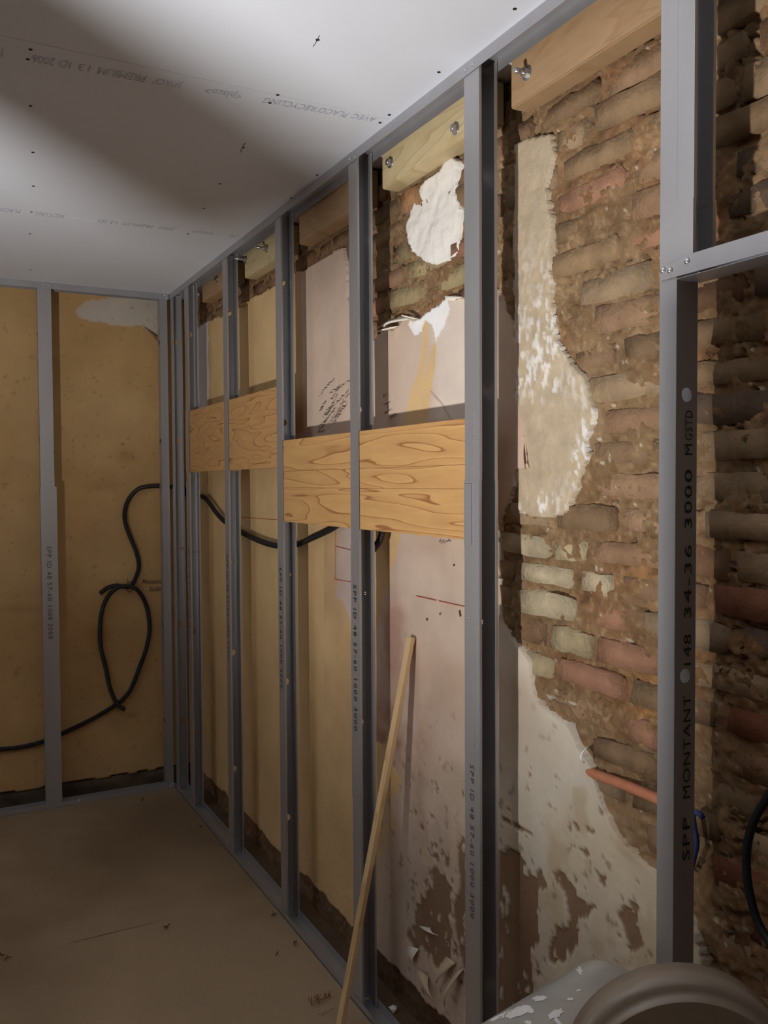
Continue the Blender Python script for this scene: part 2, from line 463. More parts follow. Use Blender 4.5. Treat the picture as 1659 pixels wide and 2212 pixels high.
col = layer(col, (px > 1180) & (py > 1700), (206, 190, 160), .5*soft(py, 1700, 1800))
sc1 = fbm(Y*45, Z*20, 161, 5)
inb = brown & (sc1 > .40) & (px > 870)
brown &= ~inb
col = layer(col, (px > 1150) & (py > 1700) & (px < 1440), (184, 164, 132), .55*soft(fbm(Y*14, Z*12, 163, 5), .1, .3))
col = layer(col, (py > 1650) & (px > 800) & (px < 1015), (188, 170, 150), .6*soft(fbm(Y*16, Z*9, 165, 5), .0, .25))
col = layer(col, px > 790, (128, 100, 84), .55*soft(fbm(Y*40, Z*40, 167, 4), .42, .5)*soft(py, 1400, 1700))
col = layer(col, brown, C_BROWN, .92)
col = layer(col, brown & (px < 1012), (140, 114, 90), .8)
edge = pl & ~inpoly(px+wob-9, py+wob2+7, PLASTER + [(1530, 6000), (395, 6000)]) & (px > 1150) & (py > 1380)
col = layer(col, edge, (196, 160, 112), .8)
# pink patch above the board between third and fourth stud keeps its yellow left margin
col = layer(col, inpoly(px, py, [(600, 500), (648, 500), (656, 930), (600, 950)]) & pl, (196, 158, 108), .8)
DP = XW + .0025*fbm(Y*4, Z*4, 111, 3) + np.where(brown, .006, 0) + .0012*fbm(Y*70, Z*70, 113, 3)*(py > 1650)
DP = np.where(pl, DP, .160)
wp = grid_surface('plaster', ys, zs, DP, pl, col, M['paint'], wall_right)
tag(wp, 'old plaster with yellow paint, pink skim and torn ragged edges')
# cement render patch
cc = np.broadcast_to(L3((190, 173, 146)), Y.shape+(3,)).copy()
fl = soft(fbm(Y*100, Z*55, 121, 5), .02, .22)*soft(fbm(Y*7, Z*5, 123, 4), -.35, .0)*soft(py, 480, 700)
cc = layer(cc, cem, (236, 232, 228), fl*.9)
DC = .1215 + .003*fbm(Y*14, Z*14, 125, 4) - .002*fl + .0015*fbm(Y*60, Z*60, 127, 3)
DC = np.where(cem, DC, .158)
w2 = grid_surface('cement_render_patch', ys, zs, DC, cem, cc, M['cement'], wall_right)
tag(w2, 'pale cement render patch with white flecks')
df = np.where(fil, .121 + .012*fbm(Y*16, Z*16, 131, 4), .155)
cf = np.broadcast_to(L3((238, 234, 226)), Y.shape+(3,)).copy()
w3 = grid_surface('filler_patch', ys, zs, df, fil, cf, M['filler'], wall_right)
tag(w3, 'rough bright white filler patch')

# bricks: ten rough variants, shared mesh data
def brick_mesh(k, L=.212, h=.052):
    r = np.random.default_rng(100+k)
    nu, nv = 7, 4
    vs, fs = [], []
    for i in range(nu):
        for j in range(nv):
            u, v = i/(nu-1), j/(nv-1)
            e = (i in (0, nu-1)) or (j in (0, nv-1))
            y = (u-.5)*L*(1 if not e else 1.02) + r.normal(0, .0028); z = (v-.5)*h + r.normal(0, .0028)
            if i in (0, nu-1) and j in (0, nv-1):
                y *= .94; z *= .72
            vs.append((.016 if e else -.004 + r.normal(0, .0026), y, z))
    # inner ring sits close to the edge so that the face is flat
    vs = [list(v) for v in vs]
    for i in range(nu):
        for j in range(nv):
            if 0 < i < nu-1 and 0 < j < nv-1:
                if i == 1: vs[i*nv+j][1] = -L*.475 + r.normal(0, .004)
                if i == nu-2: vs[i*nv+j][1] = L*.475 + r.normal(0, .004)
                vs[i*nv+j][2] = (-.45 if j == 1 else .45)*h + r.normal(0, .0022)
    for i in range(nu-1):
        for j in range(nv-1):
            a = i*nv+j; fs.append((a, a+1, a+nv+1, a+nv))
    me = bpy.data.meshes.new('brick'); me.from_pydata(vs, [], fs); me.update()
    me.materials.append(M['brick'])
    me.polygons.foreach_set('use_smooth', [True]*len(me.polygons))
    return me
BM = [brick_mesh(k) for k in range(10)]
nb = 0
row = 0; z = .045
PLX = PLASTER + [(1530, 6000), (395, 6000)]
while z < ROOM-.03:
    y = -4.1 + (row % 2)*.115 + random.uniform(-.02, .02)
    tilt = 0
    while y < .0:
        L = random.choice([.215, .215, .215, .19, .105, .14])
        yc, zc = y+L/2, z
        y += L + random.uniform(.012, .024)
        P = np.array([[XW, yc+a*L/2.6, zc+b*.02] for a in (-1, 0, 1) for b in (-1, 1)])
        q = pix(P); qx, qy = q[:, 0], q[:, 1]
        covered = inpoly(qx, qy, PLX) & (yc > -3.55) & (zc > .1)
        cv2 = inpoly(qx, qy, CEMENT) | inpoly(qx, qy, FILLER)
        if (covered | cv2).all() or cv2.mean() > .5 or covered.mean() > .7: continue
        if zc < .09 and yc > -3.5: continue
        if yc < -3.75: continue
        cx, cy = pix(np.array([XW, yc, zc]))
        o = bpy.data.objects.new('brick', random.choice(BM))
        COL.objects.link(o); o.parent = wall_right
        right = cx > 1490
        deep = random.uniform(-.001, .008) if not right else random.uniform(-.002, .010)
        o.location = (.137-deep, yc, zc + random.uniform(-.003, .003))
        o.rotation_euler = (random.gauss(0, .02 if not right else .03), random.gauss(0, .03), random.gauss(0, .03))
        o.scale = (1, L/.215*random.choice([1, -1]), random.uniform(.86, 1.12)*random.choice([1, -1]))
        c = random.choice([(166, 138, 106), (170, 138, 108), (172, 140, 110), (148, 122, 94), (160, 128, 100), (172, 148, 118)])
        if random.random() < .10: c = (178, 134, 108)
        if 1060 < cx < 1300 and 1150 < cy < 1440 and random.random() < .8: c = random.choice([(208, 192, 160), (196, 178, 142), (214, 202, 178)])
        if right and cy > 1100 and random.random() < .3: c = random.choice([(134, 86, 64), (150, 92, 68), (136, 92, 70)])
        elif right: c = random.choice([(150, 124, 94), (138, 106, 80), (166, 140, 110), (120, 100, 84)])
        if 840 < cx < 1003: c = random.choice([(178, 160, 122), (166, 148, 112), (190, 168, 136), (196, 150, 110)])
        if cx < 760: c = random.choice([(150, 120, 92), (138, 106, 80)])
        k = random.uniform(.72, .92)
        o.color = (*[v*k for v in lin(c)], 1)
        nb += 1
    z += random.uniform(.064, .071); row += 1
print('bricks', nb)

# back wall
ysb = np.arange(-1.9, .125, .009); zsb = np.arange(.0, ROOM-.003, .009)
A, Zb = np.meshgrid(ysb, zsb, indexing='ij')
PB = pix(np.stack([A, np.full(A.shape, YB), Zb], -1)); bx, by = PB[..., 0], PB[..., 1]
edgez = .074 + .010*fbm(A*22, A*0, 5, 4)
kp = Zb > edgez
cb = np.broadcast_to(L3((194, 158, 108)), A.shape+(3,)).copy()
nn = fbm(A*2.6, Zb*2.6, 141, 4)
cb = layer(cb, nn > -9, (202, 168, 120), soft(nn, 0, .5)*.8)
cb = layer(cb, nn > -9, (182, 146, 98), soft(-nn, .1, .6)*.7)
ww = 3*fbm(A*24, Zb*24, 143, 4)
pale = inpoly(bx+ww, by+ww, [(182, 651), (223, 643), (347, 640), (358, 640), (360, 735), (348, 729), (311, 706), (280, 704), (253, 703), (202, 695), (180, 688), (167, 681), (163, 668)])
cb = layer(cb, pale, (196, 186, 172), 1)
for (u, v, ru, rv, s) in ((265, 960, 4, 2, .9), (35, 1455, 5, 6, .5), (270, 985, 22, 14, .3), (215, 1370, 25, 18, .25), (225, 1050, 40, 12, .25), (45, 1315, 60, 7, .22), (285, 1545, 14, 6, .3)):
    cb = layer(cb, A < 9, (120, 84, 52), s*np.exp(-((bx-u)/ru)**2-((by-v)/rv)**2))
spb = (fbm(A*60, Zb*60, 149, 2) > .5); cb = layer(cb, spb, (150, 112, 70), .5)
DB = YB + .003*fbm(A*3, Zb*3, 145, 3)
DB = np.where(kp, DB, .150)
Vb = grid_surface('wall_back', ysb, zsb, DB, kp, cb, M['paint'], None)
co = np.empty(len(Vb.data.vertices)*3, np.float32); Vb.data.vertices.foreach_get('co', co); co = co.reshape(-1, 3)
co = co[:, [1, 0, 2]]; Vb.data.vertices.foreach_set('co', co.ravel()); Vb.data.flip_normals(); Vb.data.update()
tag(Vb, 'yellow painted old wall behind the short stud frame', None, None, 'structure')
o = box('wall_core', (-3.3, .155, 0), (.30, .30, ROOM), M['screed']); o.parent = Vb
o = box('wall_face', (-3.3, .12, .0), (-1.9, .154, ROOM), M['plain']); o.parent = Vb
# rough dark plinth line along the foot of the back wall
vs, fs = [], []
n = 130
for i in range(n+1):
    x = -1.9 + 2.02*i/n
    a = float(fbm(np.array([x*16.]), np.array([.3]), 151, 4)[0]); b = float(fbm(np.array([x*40.]), np.array([2.3]), 155, 3)[0])
    for (yy, zz) in ((.129+.006*b, 0), (.126+.008*a, .035), (.124+.01*b, .064+.006*a), (.15, .078+.006*a)):
        vs.append((x, yy, zz))
for i in range(n):
    for k in range(3):
        a = i*4+k; fs.append((a, a+4, a+5, a+1))
pm = mat('mouldy_plinth', (84, 68, 58), .95, 0, .35, 12, .006, 40, col2=(96, 82, 66))
o = raw('plinth', vs, fs, pm, Vb, True)
tag(o, 'dark crumbling strip at the foot of the wall')

# other sides of the room (out of view, they only bounce light)
tag(box('wall_left', (-3.4, -6.3, 0), (-3.3, .3, ROOM), M['plain']), 'plain side wall of the room', None, None, 'structure')
wn = box('fill_panel', (-3.302, -2.15, .85), (-3.292, -1.05, 2.05), M['fillglow'], None)  # added unseen glowing panel, built like a window to carry the cool fill
for (a_, b_) in (((-3.3, -2.2, .8), (-3.28, -2.15, 2.1)), ((-3.3, -1.05, .8), (-3.28, -1.0, 2.1)), ((-3.3, -2.15, .8), (-3.28, -1.05, .85)), ((-3.3, -2.15, 2.05), (-3.28, -1.05, 2.1)), ((-3.3, -1.62, .85), (-3.285, -1.58, 2.05))):
    o = box('fill_panel_frame', a_, b_, M['filler']); o.parent = wn
tag(wn, 'added glowing panel left of the picture for cool fill light', None, None, 'structure')
tag(box('wall_front', (-3.4, -6.4, 0), (.3, -6.3, ROOM), M['plain']), 'plain end wall of the room', None, None, 'structure')
tag(box('wall_right_front', (.12, -6.3, 0), (.3, -4.21, ROOM), M['plain']), 'plain stretch of the right wall', None, None, 'structure')

# ------------------------------------------------------------------ floor
fl = box('floor', (-3.4, -6.4, -.12), (.3, .3, -.002), M['screed'])
tag(fl, 'dusty screed floor', None, None, 'structure')
# kraft paper sheets laid over the floor up to the tracks
def sheet(x0, x1, y0, y1, z, ang, seed, mat_=None):
    nx, ny = 110, 110
    vs, fs = [], []
    for i in range(nx+1):
        for j in range(ny+1):
            u = x0+(x1-x0)*i/nx; v = y0+(y1-y0)*j/ny
            vs.append([u, v, z])
    V = np.array(vs, float)
    n = fbm(V[:, 0]*1.9+ang, V[:, 1]*1.4, seed, 3); r = np.abs(fbm(V[:, 0]*2.3, V[:, 1]*2.0+ang, seed+5, 2))
    tri = lambda t: np.abs((t % 1)-.5)*2
    rr_ = np.random.default_rng(seed); hh = 0
    for q_ in range(5):
        a_ = rr_.uniform(0, PI); hh = hh + tri((V[:, 0]*math.cos(a_)+V[:, 1]*math.sin(a_))*rr_.uniform(.7, 1.9)+rr_.uniform(0, 1)+.25*n)
    V[:, 2] = z + .003 + .0065*np.clip(hh/5-.25, 0, 1)*1.6
    for i in range(nx):
        for j in range(ny):
            a = i*(ny+1)+j; fs.append((a, a+ny+1, a+ny+2, a+1))
    me = bpy.data.meshes.new('paper_sheet'); me.from_pydata([tuple(v) for v in V], [], fs); me.update()
    me.materials.append(M['kraft'])
    o = bpy.data.objects.new('paper_sheet', me); COL.objects.link(o); o.parent = fl
    me.polygons.foreach_set('use_smooth', [True]*len(me.polygons))
    return o
sheet(-3.3, -.0035, -1.32, -.0035, 0.0, 0, 201)
sheet(-3.3, -.0035, -2.60, -1.28, .0022, 3, 211)
sheet(-3.3, -.0035, -6.3, -2.55, .0044, 5, 221)
# small scraps and reddish scribbles on the paper
def scribble(name, pts2, w, material, parent, to3, closed=False):
    """flat strokes: polylines turned into thin ribbons; to3 maps pixel -> point and gives a normal"""
    vs, fs = [], []
    for line in pts2:
        P = [to3(p) for p in line]
        for a, b in zip(P[:-1], P[1:]):
            d = (b[0]-a[0])
            if d.length < 1e-6: continue
            s = d.normalized().cross(a[1]).normalized()*w*.5
            k = len(vs); vs += [a[0]-s, a[0]+s, b[0]+s, b[0]-s]; fs.append((k, k+1, k+2, k+3))
    o = raw(name, vs, fs, material)
    if parent: o.parent = parent
    return o
tofloor = lambda p: (at(p[0], p[1], 2, .0175), Vector((0, 0, 1)))
toR = lambda p: (at(p[0], p[1], 0, XW-.0035), Vector((-1, 0, 0)))
toB = lambda p: (at(p[0], p[1], 1, YB-.0035), Vector((0, -1, 0)))
def squiggle(x0, y0, x1, y1, n, amp, seed):
    r = random.Random(seed); L = []; cur = []
    for i in range(n):
        t = i/(n-1); dx, dy = x1-x0, y1-y0; l = math.hypot(dx, dy)
        a = r.uniform(-amp, amp)
        cur.append((x0+dx*t-dy/l*a, y0+dy*t+dx/l*a))
        if r.random() < .28 and len(cur) > 1: L.append(cur); cur = []
    if len(cur) > 1: L.append(cur)
    return L
L_ = squiggle(668, 2160, 716, 2146, 30, 8, 1) + squiggle(672, 2168, 702, 2158, 16, 6, 2) + squiggle(686, 2192, 697, 2190, 8, 3, 3) + [[(697, 2189), (722, 2178)]]
tag(scribble('floor_marking', L_, .0022, M['redbrown'], fl, tofloor), 'reddish brown handwriting')
for k, (x, y) in enumerate([(306, 1728), (436, 1786), (360, 2002), (592, 1975), (636, 2036), (598, 2060), (4, 2062), (12, 2070)]):
    r = random.Random(k+40); c = at(x, y, 2, .016)
    bm = bmesh.new()
    for j in range(3):
        a = r.uniform(0, PI); l = r.uniform(.012, .03); d = Vector((math.cos(a), math.sin(a), r.uniform(0, .25)))
        bmesh.ops.create_cube(bm, size=1, matrix=Matrix.Translation(c + d*l*.2*j) @ d.to_track_quat('X', 'Z').to_matrix().to_4x4() @ Matrix.Diagonal((l, .0025, .002, 1)))
    me = bpy.data.meshes.new('wood_scrap'); bm.to_mesh(me); bm.free()
    o = link('wood_scrap', me, M['scrap'], fl)
    o['kind'] = 'stuff'

# ------------------------------------------------------------------ ceiling of plasterboards
ce = box('ceiling', (-3.4, -6.4, ROOM+.013), (.3, .3, ROOM+.08), M['ceiling'])
tag(ce, 'white plasterboard ceiling with printed joints', None, None, 'structure')
yj = [.3, -1.09, -2.34, -3.54, -4.74, -6.4]
for a, b in zip(yj[:-1], yj[1:]):
    for (xa, xb) in ((-3.4, -1.9), (-1.9, .3)):
        o = box('ceiling_panel', (xa+.0006, b+.0006, ROOM), (xb-.0006, a-.0006, ROOM+.0125), M['ceiling'], None, .0006); o.parent = ce
# print along the board edges: it reads towards -X, seen from below
def ctext(st, x0, y0, x1, y1, h):
    """from pixel (x0, y0) to (x1, y1) along the baseline, h pixels tall"""
    p, q, t = (at(a, b, 2, ROOM-.0006) for a, b in ((x0, y0), (x1, y1), (x0, y0+h)))
    size = abs(t.y-p.y)/.70
    o, n = text('printed_lettering', st, size, (-1, 0, 0), (0, 1, 0), (0, 0, ROOM-.0006), M['ink'])
    xs = [v.co.x for v in o.data.vertices]; k = abs(q.x-p.x)/(max(xs)-min(xs)); m0 = max(xs)
    for v in o.data.vertices:
        v.co.x = p.x + (v.co.x-m0)*k; v.co.y += p.y + (q.y-p.y)*(p.x-v.co.x)/max(1e-6, abs(p.x-q.x))
    o.parent = ce
for a in (('AVEC', 816, 255, 766, 246, 11), ("PLACO'", 756, 244, 690, 232, 12), ('RECYCLING', 686, 231, 574, 211, 12), ('<placo>', 526, 203, 448, 189, 15),
          ("'JPRO'", 398, 180, 336, 168, 14), ('PREMIUM', 318, 164, 215, 145, 16), ('13', 197, 142, 172, 137, 16), ('ID', 155, 134, 128, 129, 16), ('2006', 120, 127, 72, 118, 17), ('II', 8, 106, -4, 104, 18),
          ('AVEC', 514, 509, 498, 507, 6), ('<placo>', 465, 503, 418, 497, 7), ('JPRO', 380, 493, 346, 489, 6), ('PREMIUM', 333, 487, 268, 480, 7), ('13 ID', 255, 479, 214, 474, 7), ('RECYCLING', 140, 465, 78, 458, 7), ('PLACO', 44, 454, 0, 449, 7)):
    ctext(*a)
CS = [(686, 86), (1112, 19), (948, 156), (66, 107), (60, 128), (66, 229), (71, 329), (72, 402), (68, 458), (65, 505), (66, 583), (600, 205), (583, 222), (841, 248), (821, 265), (526, 319), (475, 397), (440, 450),
      (406, 505), (685, 378), (629, 428), (600, 466)]
me = None
for (x, y) in CS:
    p = at(x, y, 2, ROOM-.0004)
    o = cyl('ceiling_screw', (0, 0, -.0008), (0, 0, .001), .0042, M['darkhead'], None, 10) if me is None else None
    if me is None: me = o.data
    else: o = bpy.data.objects.new('ceiling_screw', me); COL.objects.link(o)
    o.location = p; o.parent = ce
tag(scribble('torn_paper_crack', [[(676, 101), (681, 94), (690, 77)], [(519, 330), (524, 318), (530, 309)]], .0016, M['inkmid'], ce, lambda p: (at(p[0], p[1], 2, ROOM-.0008), Vector((0, 0, -1)))), 'fine crack in the board paper')

# ------------------------------------------------------------------ steel framing
TH = .0009
def web_strip(bm, to, z0, z1, w, holes, r=.011):
    """sheet w wide from z0 to z1 with round holes at heights; to(a, z) places a point"""
    zz = z0
    def quad(a, b, c, d):
        bm.faces.new([bm.verts.new(to(*q)) for q in (a, b, c, d)])
    for h in sorted(holes):
        hz = h[0]; rr = h[1]
        hw = rr*1.5
        if hz-hw < zz or hz+hw > z1: continue
        quad((0, zz), (w, zz), (w, hz-hw), (0, hz-hw))
        c = w/2; N = 16
        ring = [bm.verts.new(to(c+rr*math.cos(2*PI*i/N+PI/4), hz+rr*math.sin(2*PI*i/N+PI/4))) for i in range(N)]
        out = []
        for i in range(N):
            a = 2*PI*i/N+PI/4; dx, dy = math.cos(a), math.sin(a)
            s = min((w/2)/abs(dx) if abs(dx) > 1e-6 else 9, hw/abs(dy) if abs(dy) > 1e-6 else 9)
            # corners snap
            if i % 4 == 0: out.append(bm.verts.new(to(c+math.copysign(w/2, dx), hz+math.copysign(hw, dy))))
            else:
                sx, sy = c+dx*s, hz+dy*s
                out.append(bm.verts.new(to(sx, sy)))
        for i in range(N):
            j = (i+1) % N; bm.faces.new((ring[i], ring[j], out[j], out[i]))
        zz = hz+hw
    quad((0, zz), (w, zz), (w, z1), (0, z1))

def profile(name, frame, pieces, material, parent, thick=TH):
    """frame(a, d, z) -> world; pieces: list of ('strip', a0, d0, a1, d1, z0, z1, holes)"""
    bm = bmesh.new()
    for (a0, d0, a1, d1, z0, z1, holes) in pieces:
        w = math.hypot(a1-a0, d1-d0)
        def to(s, z, a0=a0, d0=d0, a1=a1, d1=d1, w=w): return frame(a0+(a1-a0)*s/w, d0+(d1-d0)*s/w, z)
        web_strip(bm, to, z0, z1, w, holes)
    bmesh.ops.remove_doubles(bm, verts=bm.verts, dist=1e-5)
    bmesh.ops.recalc_face_normals(bm, faces=bm.faces)
    me = bpy.data.meshes.new(name); bm.to_mesh(me); bm.free()
    o = link(name, me, material)
    s = o.modifiers.new('sheet', 'SOLIDIFY'); s.thickness = thick; s.offset = 0
    child(o, parent)
    return o

BIG, SML = .013, .0035
HOLES = [(2.25, BIG), (1.76, BIG), (1.22, SML), (.84, BIG), (.35, BIG)]
def cstud(label, y, wd, cut=None, flip=False, zt=ROOM-.006, zb=.005, zs=None, axis='R', text_spec=None, group=None, splice=(0.95, 1.548), holes=HOLES, sleeve=True, back=True):
    """C stud. axis R: runs in the right plane, 'a' goes towards the camera (-Y), depth +X."""
    dep = .048
    if axis == 'R': fr = lambda a, d, z: Vector((.0016+d, y-a, z)); base = (0.024, y-wd/2, 0)
    else: fr = lambda a, d, z: Vector((y+a, .0016+d, z)); base = (y+wd/2, .024, 0)
    e = empty('metal_stud', base, label, 'stud', group)
    wa = 0 if not flip else wd          # web side
    la = wd if not flip else 0          # lip side
    ls = -.006 if not flip else .006
    def pieces(z0, z1, front=True, grow=0.0):
        g = grow; P = []
        sgn = 1 if not flip else -1
        wA = wa - sgn*g
        if front:
            P.append((wA, -g, la, -g, z0, z1, []))
        P.append((wA, -g, wA, dep+g, z0, z1, holes))
        if back:
            P.append((wA, dep+g, la, dep+g, z0, z1, []))
            P.append((la, dep+g, la, dep+g-.006, z0, z1, []))
        P.append((la, -g, la, -g+.006, z0, z1, []))
        return P
    mid = zs if zs else splice[1]
    if cut:
        profile('upper_profile', fr, pieces(cut[1], zt), M['galv'], e)
        profile('front_flange', fr, [(0, 0, wd, 0, cut[0], cut[1], [])], M['galv'], e)
        profile('lower_profile', fr, pieces(zb, cut[0]), M['galv'], e)
        if sleeve:
            fr2 = (lambda a, d, z: fr(a, d, z))
            profile('splice_sleeve', fr, [p for p in pieces(splice[0], cut[0]-.045, False, .0011)], M['galv'], e)
    else:
        profile('upper_profile', fr, pieces(mid, zt), M['galv'], e)
        profile('lower_profile', fr, pieces(zb, mid+.0, True, .0012), M['galv'], e)
    return e, fr

# box-shaped marker for print on a stud flange
def stud_text(e, s, size, frm, down, o_a, z, d, normal_axis, mm='inkmid', sx=1.0, space=1.2, right=None, up=None):
    o, n = text('printed_lettering', s, size, right, up, frm(o_a, d, z), M[mm], None, sx, space)
    child(o, e); return o

DN = (0, 0, -1); UPZ = (0, 0, 1)
NAMES = []
S = {}
cutAC = (1.598, 1.887); cutCE = (1.412, 1.695)
S['H'] = cstud('steel stud in the right frame right beside the inner corner', -.012, .034, None, zs=1.53)
S['A'] = cstud('steel stud carrying the far end of the upper wooden board', -.272, .054, cutAC, splice=(1.05, 1.55))
S['B'] = cstud('steel stud crossing the middle of the upper wooden board', -.866, .053, cutAC, splice=(.95, 1.55))
S['C'] = cstud('steel stud where the upper board ends and the lower board begins', -1.472, .053, cutCE, splice=(.86, 1.40))
S['D'] = cstud('steel stud crossing the middle of the lower wooden board', -2.068, .055, cutCE, splice=(.62, 1.40))
S['E'] = cstud('steel stud at the near end of the lower wooden board', -2.675, .060, None, zs=1.552)
S['F'] = cstud('full height steel stud with large black print on its dark side web', -3.272, .0365, None, flip=True, zs=None, splice=(0, .03), holes=[(1.69, .012), (1.22, .012)])
S['F2'] = cstud('short steel stud standing on the header beside the nearest full stud', -3.3095, .034, None, zb=1.895, zs=2.0, splice=(0, 2.0), holes=[])
# print on studs: reads downwards, letter tops towards the camera side on the right wall
for k, zt_, mm in (('A', 1.25, 'inkmid'), ('B', 1.252, 'inkdark'), ('C', 1.252, 'inkdark'), ('D', 1.252, 'inkdark')):
    e, fr = S[k]
    o, n = text('printed_lettering', 'SPP ID 48 57-60 1000 3000', .027, DN, (0, -1, 0), fr(.016, -.0022, zt_), M[mm], None, 1.12, 1.25); child(o, e)
e, fr = S['E']
o, n = text('printed_lettering', 'SPP ID 48 57-60 1000 3000', .022, DN, (0, -1, 0), fr(.022, -.0032, .90), M['inkmid'], None, 1.15, 1.25); child(o, e)
e, fr = S['F']
for s_, z0_, l_ in (('SPP', .905, .075), ('MONTANT', 1.012, .175), ('148', 1.238, .052), ('34-36', 1.318, .122), ('3000', 1.468, .098), ('M', 1.59, .018), ('GSTD', 1.614, .05)):
    # on the web that faces the camera: reads upwards, letter tops away from the room
    o, n = text('printed_lettering', s_, .024, UPZ, (-1, 0, 0), Vector((.0016+.036, -3.272-.0365-.0022, z0_)), M['inkdark'], None, 1.0, 1.1)
    co = [v.co.z for v in o.data.vertices]; k_ = l_/max(1e-4, max(co)-min(co)); z_0 = min(co)
    for v in o.data.vertices: v.co.z = z0_+(v.co.z-z_0)*k_
    child(o, e)

# back frame studs
S['J'] = cstud('steel stud at the right end of the back frame in the corner', -.048, .036, None, axis='B', zs=1.55)
S['G'] = cstud('wide steel stud in front of the yellow back wall with dark print', -.615, .060, None, axis='B', zs=1.535, splice=(0, 1.535))
e, fr = S['G']
box('splice_sleeve', (-.618, -.0012, .031), (-.546, .0004, 1.535), M['galv'], e)
o, n = text('printed_lettering', 'SPP ID 48 57-60 1000 3000', .030, DN, (1, 0, 0), fr(.020, -.0040, 1.256), M['inkmid'], None, 1.08, 1.2); child(o, e)
S['G2'] = cstud('steel stud of the back frame left of the picture', -1.215, .060, None, axis='B', zs=1.535)

# tracks: U profiles
def track(label, P0, P1, z, up, x_or_y='R', fl_=.028, parent=None):
    """web on z, flanges going up (1) or down (-1)"""
    a0, a1 = P0, P1
    e = empty('metal_track', (0.024, (a0+a1)/2, z) if x_or_y == 'R' else ((a0+a1)/2, .024, z), label, 'track')
    bm = bmesh.new()
    def q(pts):
        bm.faces.new([bm.verts.new(Vector(p) if x_or_y == 'R' else Vector((p[1], p[0], p[2]))) for p in pts])
    x0, x1 = -.0006, .0522
    q([(x0, a0, z), (x1, a0, z), (x1, a1, z), (x0, a1, z)])
    q([(x0, a0, z), (x0, a1, z), (x0, a1, z+up*fl_), (x0, a0, z+up*fl_)])
    q([(x1, a0, z), (x1, a1, z), (x1, a1, z+up*fl_), (x1, a0, z+up*fl_)])
    bmesh.ops.remove_doubles(bm, verts=bm.verts, dist=1e-5)
    bmesh.ops.recalc_face_normals(bm, faces=bm.faces)
    me = bpy.data.meshes.new('channel'); bm.to_mesh(me); bm.free()
    o = link('channel', me, M['galv']); child(o, e)
    s = o.modifiers.new('sheet', 'SOLIDIFY'); s.thickness = .0008; s.offset = 0
    return e
T1 = track('long steel ceiling track along the top of the right frame', -4.15, -.002, ROOM-.001, -1)
T2 = track('long steel floor track along the foot of the right frame', -3.309, -.002, .0012, 1)
T3 = track('steel ceiling track along the top of the back frame', -1.9, -.004, ROOM-.001, -1, 'B')
T4 = track('steel floor track along the foot of the back frame', -1.9, -.004, .0012, 1, 'B')
T5 = empty('metal_track', (.024, -3.7, 1.89), 'near horizontal steel header track joining the double stud at right', 'track')
bm = bmesh.new()
def q5(pts): bm.faces.new([bm.verts.new(p) for p in pts])
x0, x1, zt, zb = -.0022, .0535, 1.911, 1.877
q5([(x0, -3.274, 1.881), (x0, -4.15, zb), (x0, -4.15, zt), (x0, -3.345, zt), (x0, -3.286, 1.905)])
q5([(x0, -3.309, zb), (x1, -3.309, zb), (x1, -4.15, zb), (x0, -4.15, zb)])
q5([(x1, -3.309, zb), (x1, -4.15, zb), (x1, -4.15, zt), (x1, -3.309, zt)])
bmesh.ops.recalc_face_normals(bm, faces=bm.faces)
me = bpy.data.meshes.new('channel'); bm.to_mesh(me); bm.free()
o = link('channel', me, M['galv']); child(o, T5)
s = o.modifiers.new('sheet', 'SOLIDIFY'); s.thickness = .0008; s.offset = 0
# one more stud of the opening, beyond the picture
S['X'] = cstud('steel stud on the far side of the opening, right of the picture', -4.11, .036, None, flip=True)

scr = None
def screw(e, p, nrm, r=.0042):
    global scr
    if scr is None:
        bm = bmesh.new(); bmesh.ops.create_uvsphere(bm, u_segments=10, v_segments=6, radius=1)
        for v in bm.verts: v.co.z *= .5
        scr = bpy.data.meshes.new('screw'); bm.to_mesh(scr); bm.free(); scr.materials.append(M['screw'])
        scr.polygons.foreach_set('use_smooth', [True]*len(scr.polygons))
    o = bpy.data.objects.new('screw', scr); COL.objects.link(o)
    o.scale = (r, r, r); o.rotation_euler = Vector(nrm).to_track_quat('Z', 'Y').to_euler(); o.location = p
    child(o, e)
for (x, y, e) in ((1005, 152, T1), (1021, 139, T1), (755, 343, T1), (765, 339, T1), (600, 467, T1), (470, 575, T1)):
    screw(e, at(x, y, 0, -.002), (-1, 0, 0), .0035)
for (x, y) in ((1431, 584), (1446, 584), (1483, 564)):
    screw(T5, at(x, y, 0, -.0045), (-1, 0, 0), .0055)
for (x, y) in ((94, 614), (107, 616), (356, 638), (360, 643)):
    screw(T3, at(x, y, 1, -.002), (0, -1, 0))
for (x, y) in ((357, 1694), (370, 1698), (374, 1694), (172, 1729)):
    screw(T4, at(x, y, 1, -.002), (0, -1, 0))
screw(S['D'][0], at(774, 1317, 0, -.002), (-1, 0, 0), .0025); screw(S['E'][0], at(1013, 1334, 0, -.003), (-1, 0, 0), .0025)
screw(S['E'][0], at(1022, 1613, 0, -.003), (-1, 0, 0), .0025)
# splice plates seen on the front of the stud at the near end of the boards
box('splice_plate', at(1003, 1045, 0, -.0012), Vector(at(1018, 1178, 0, -.0022)), M['galv'], S['E'][0])
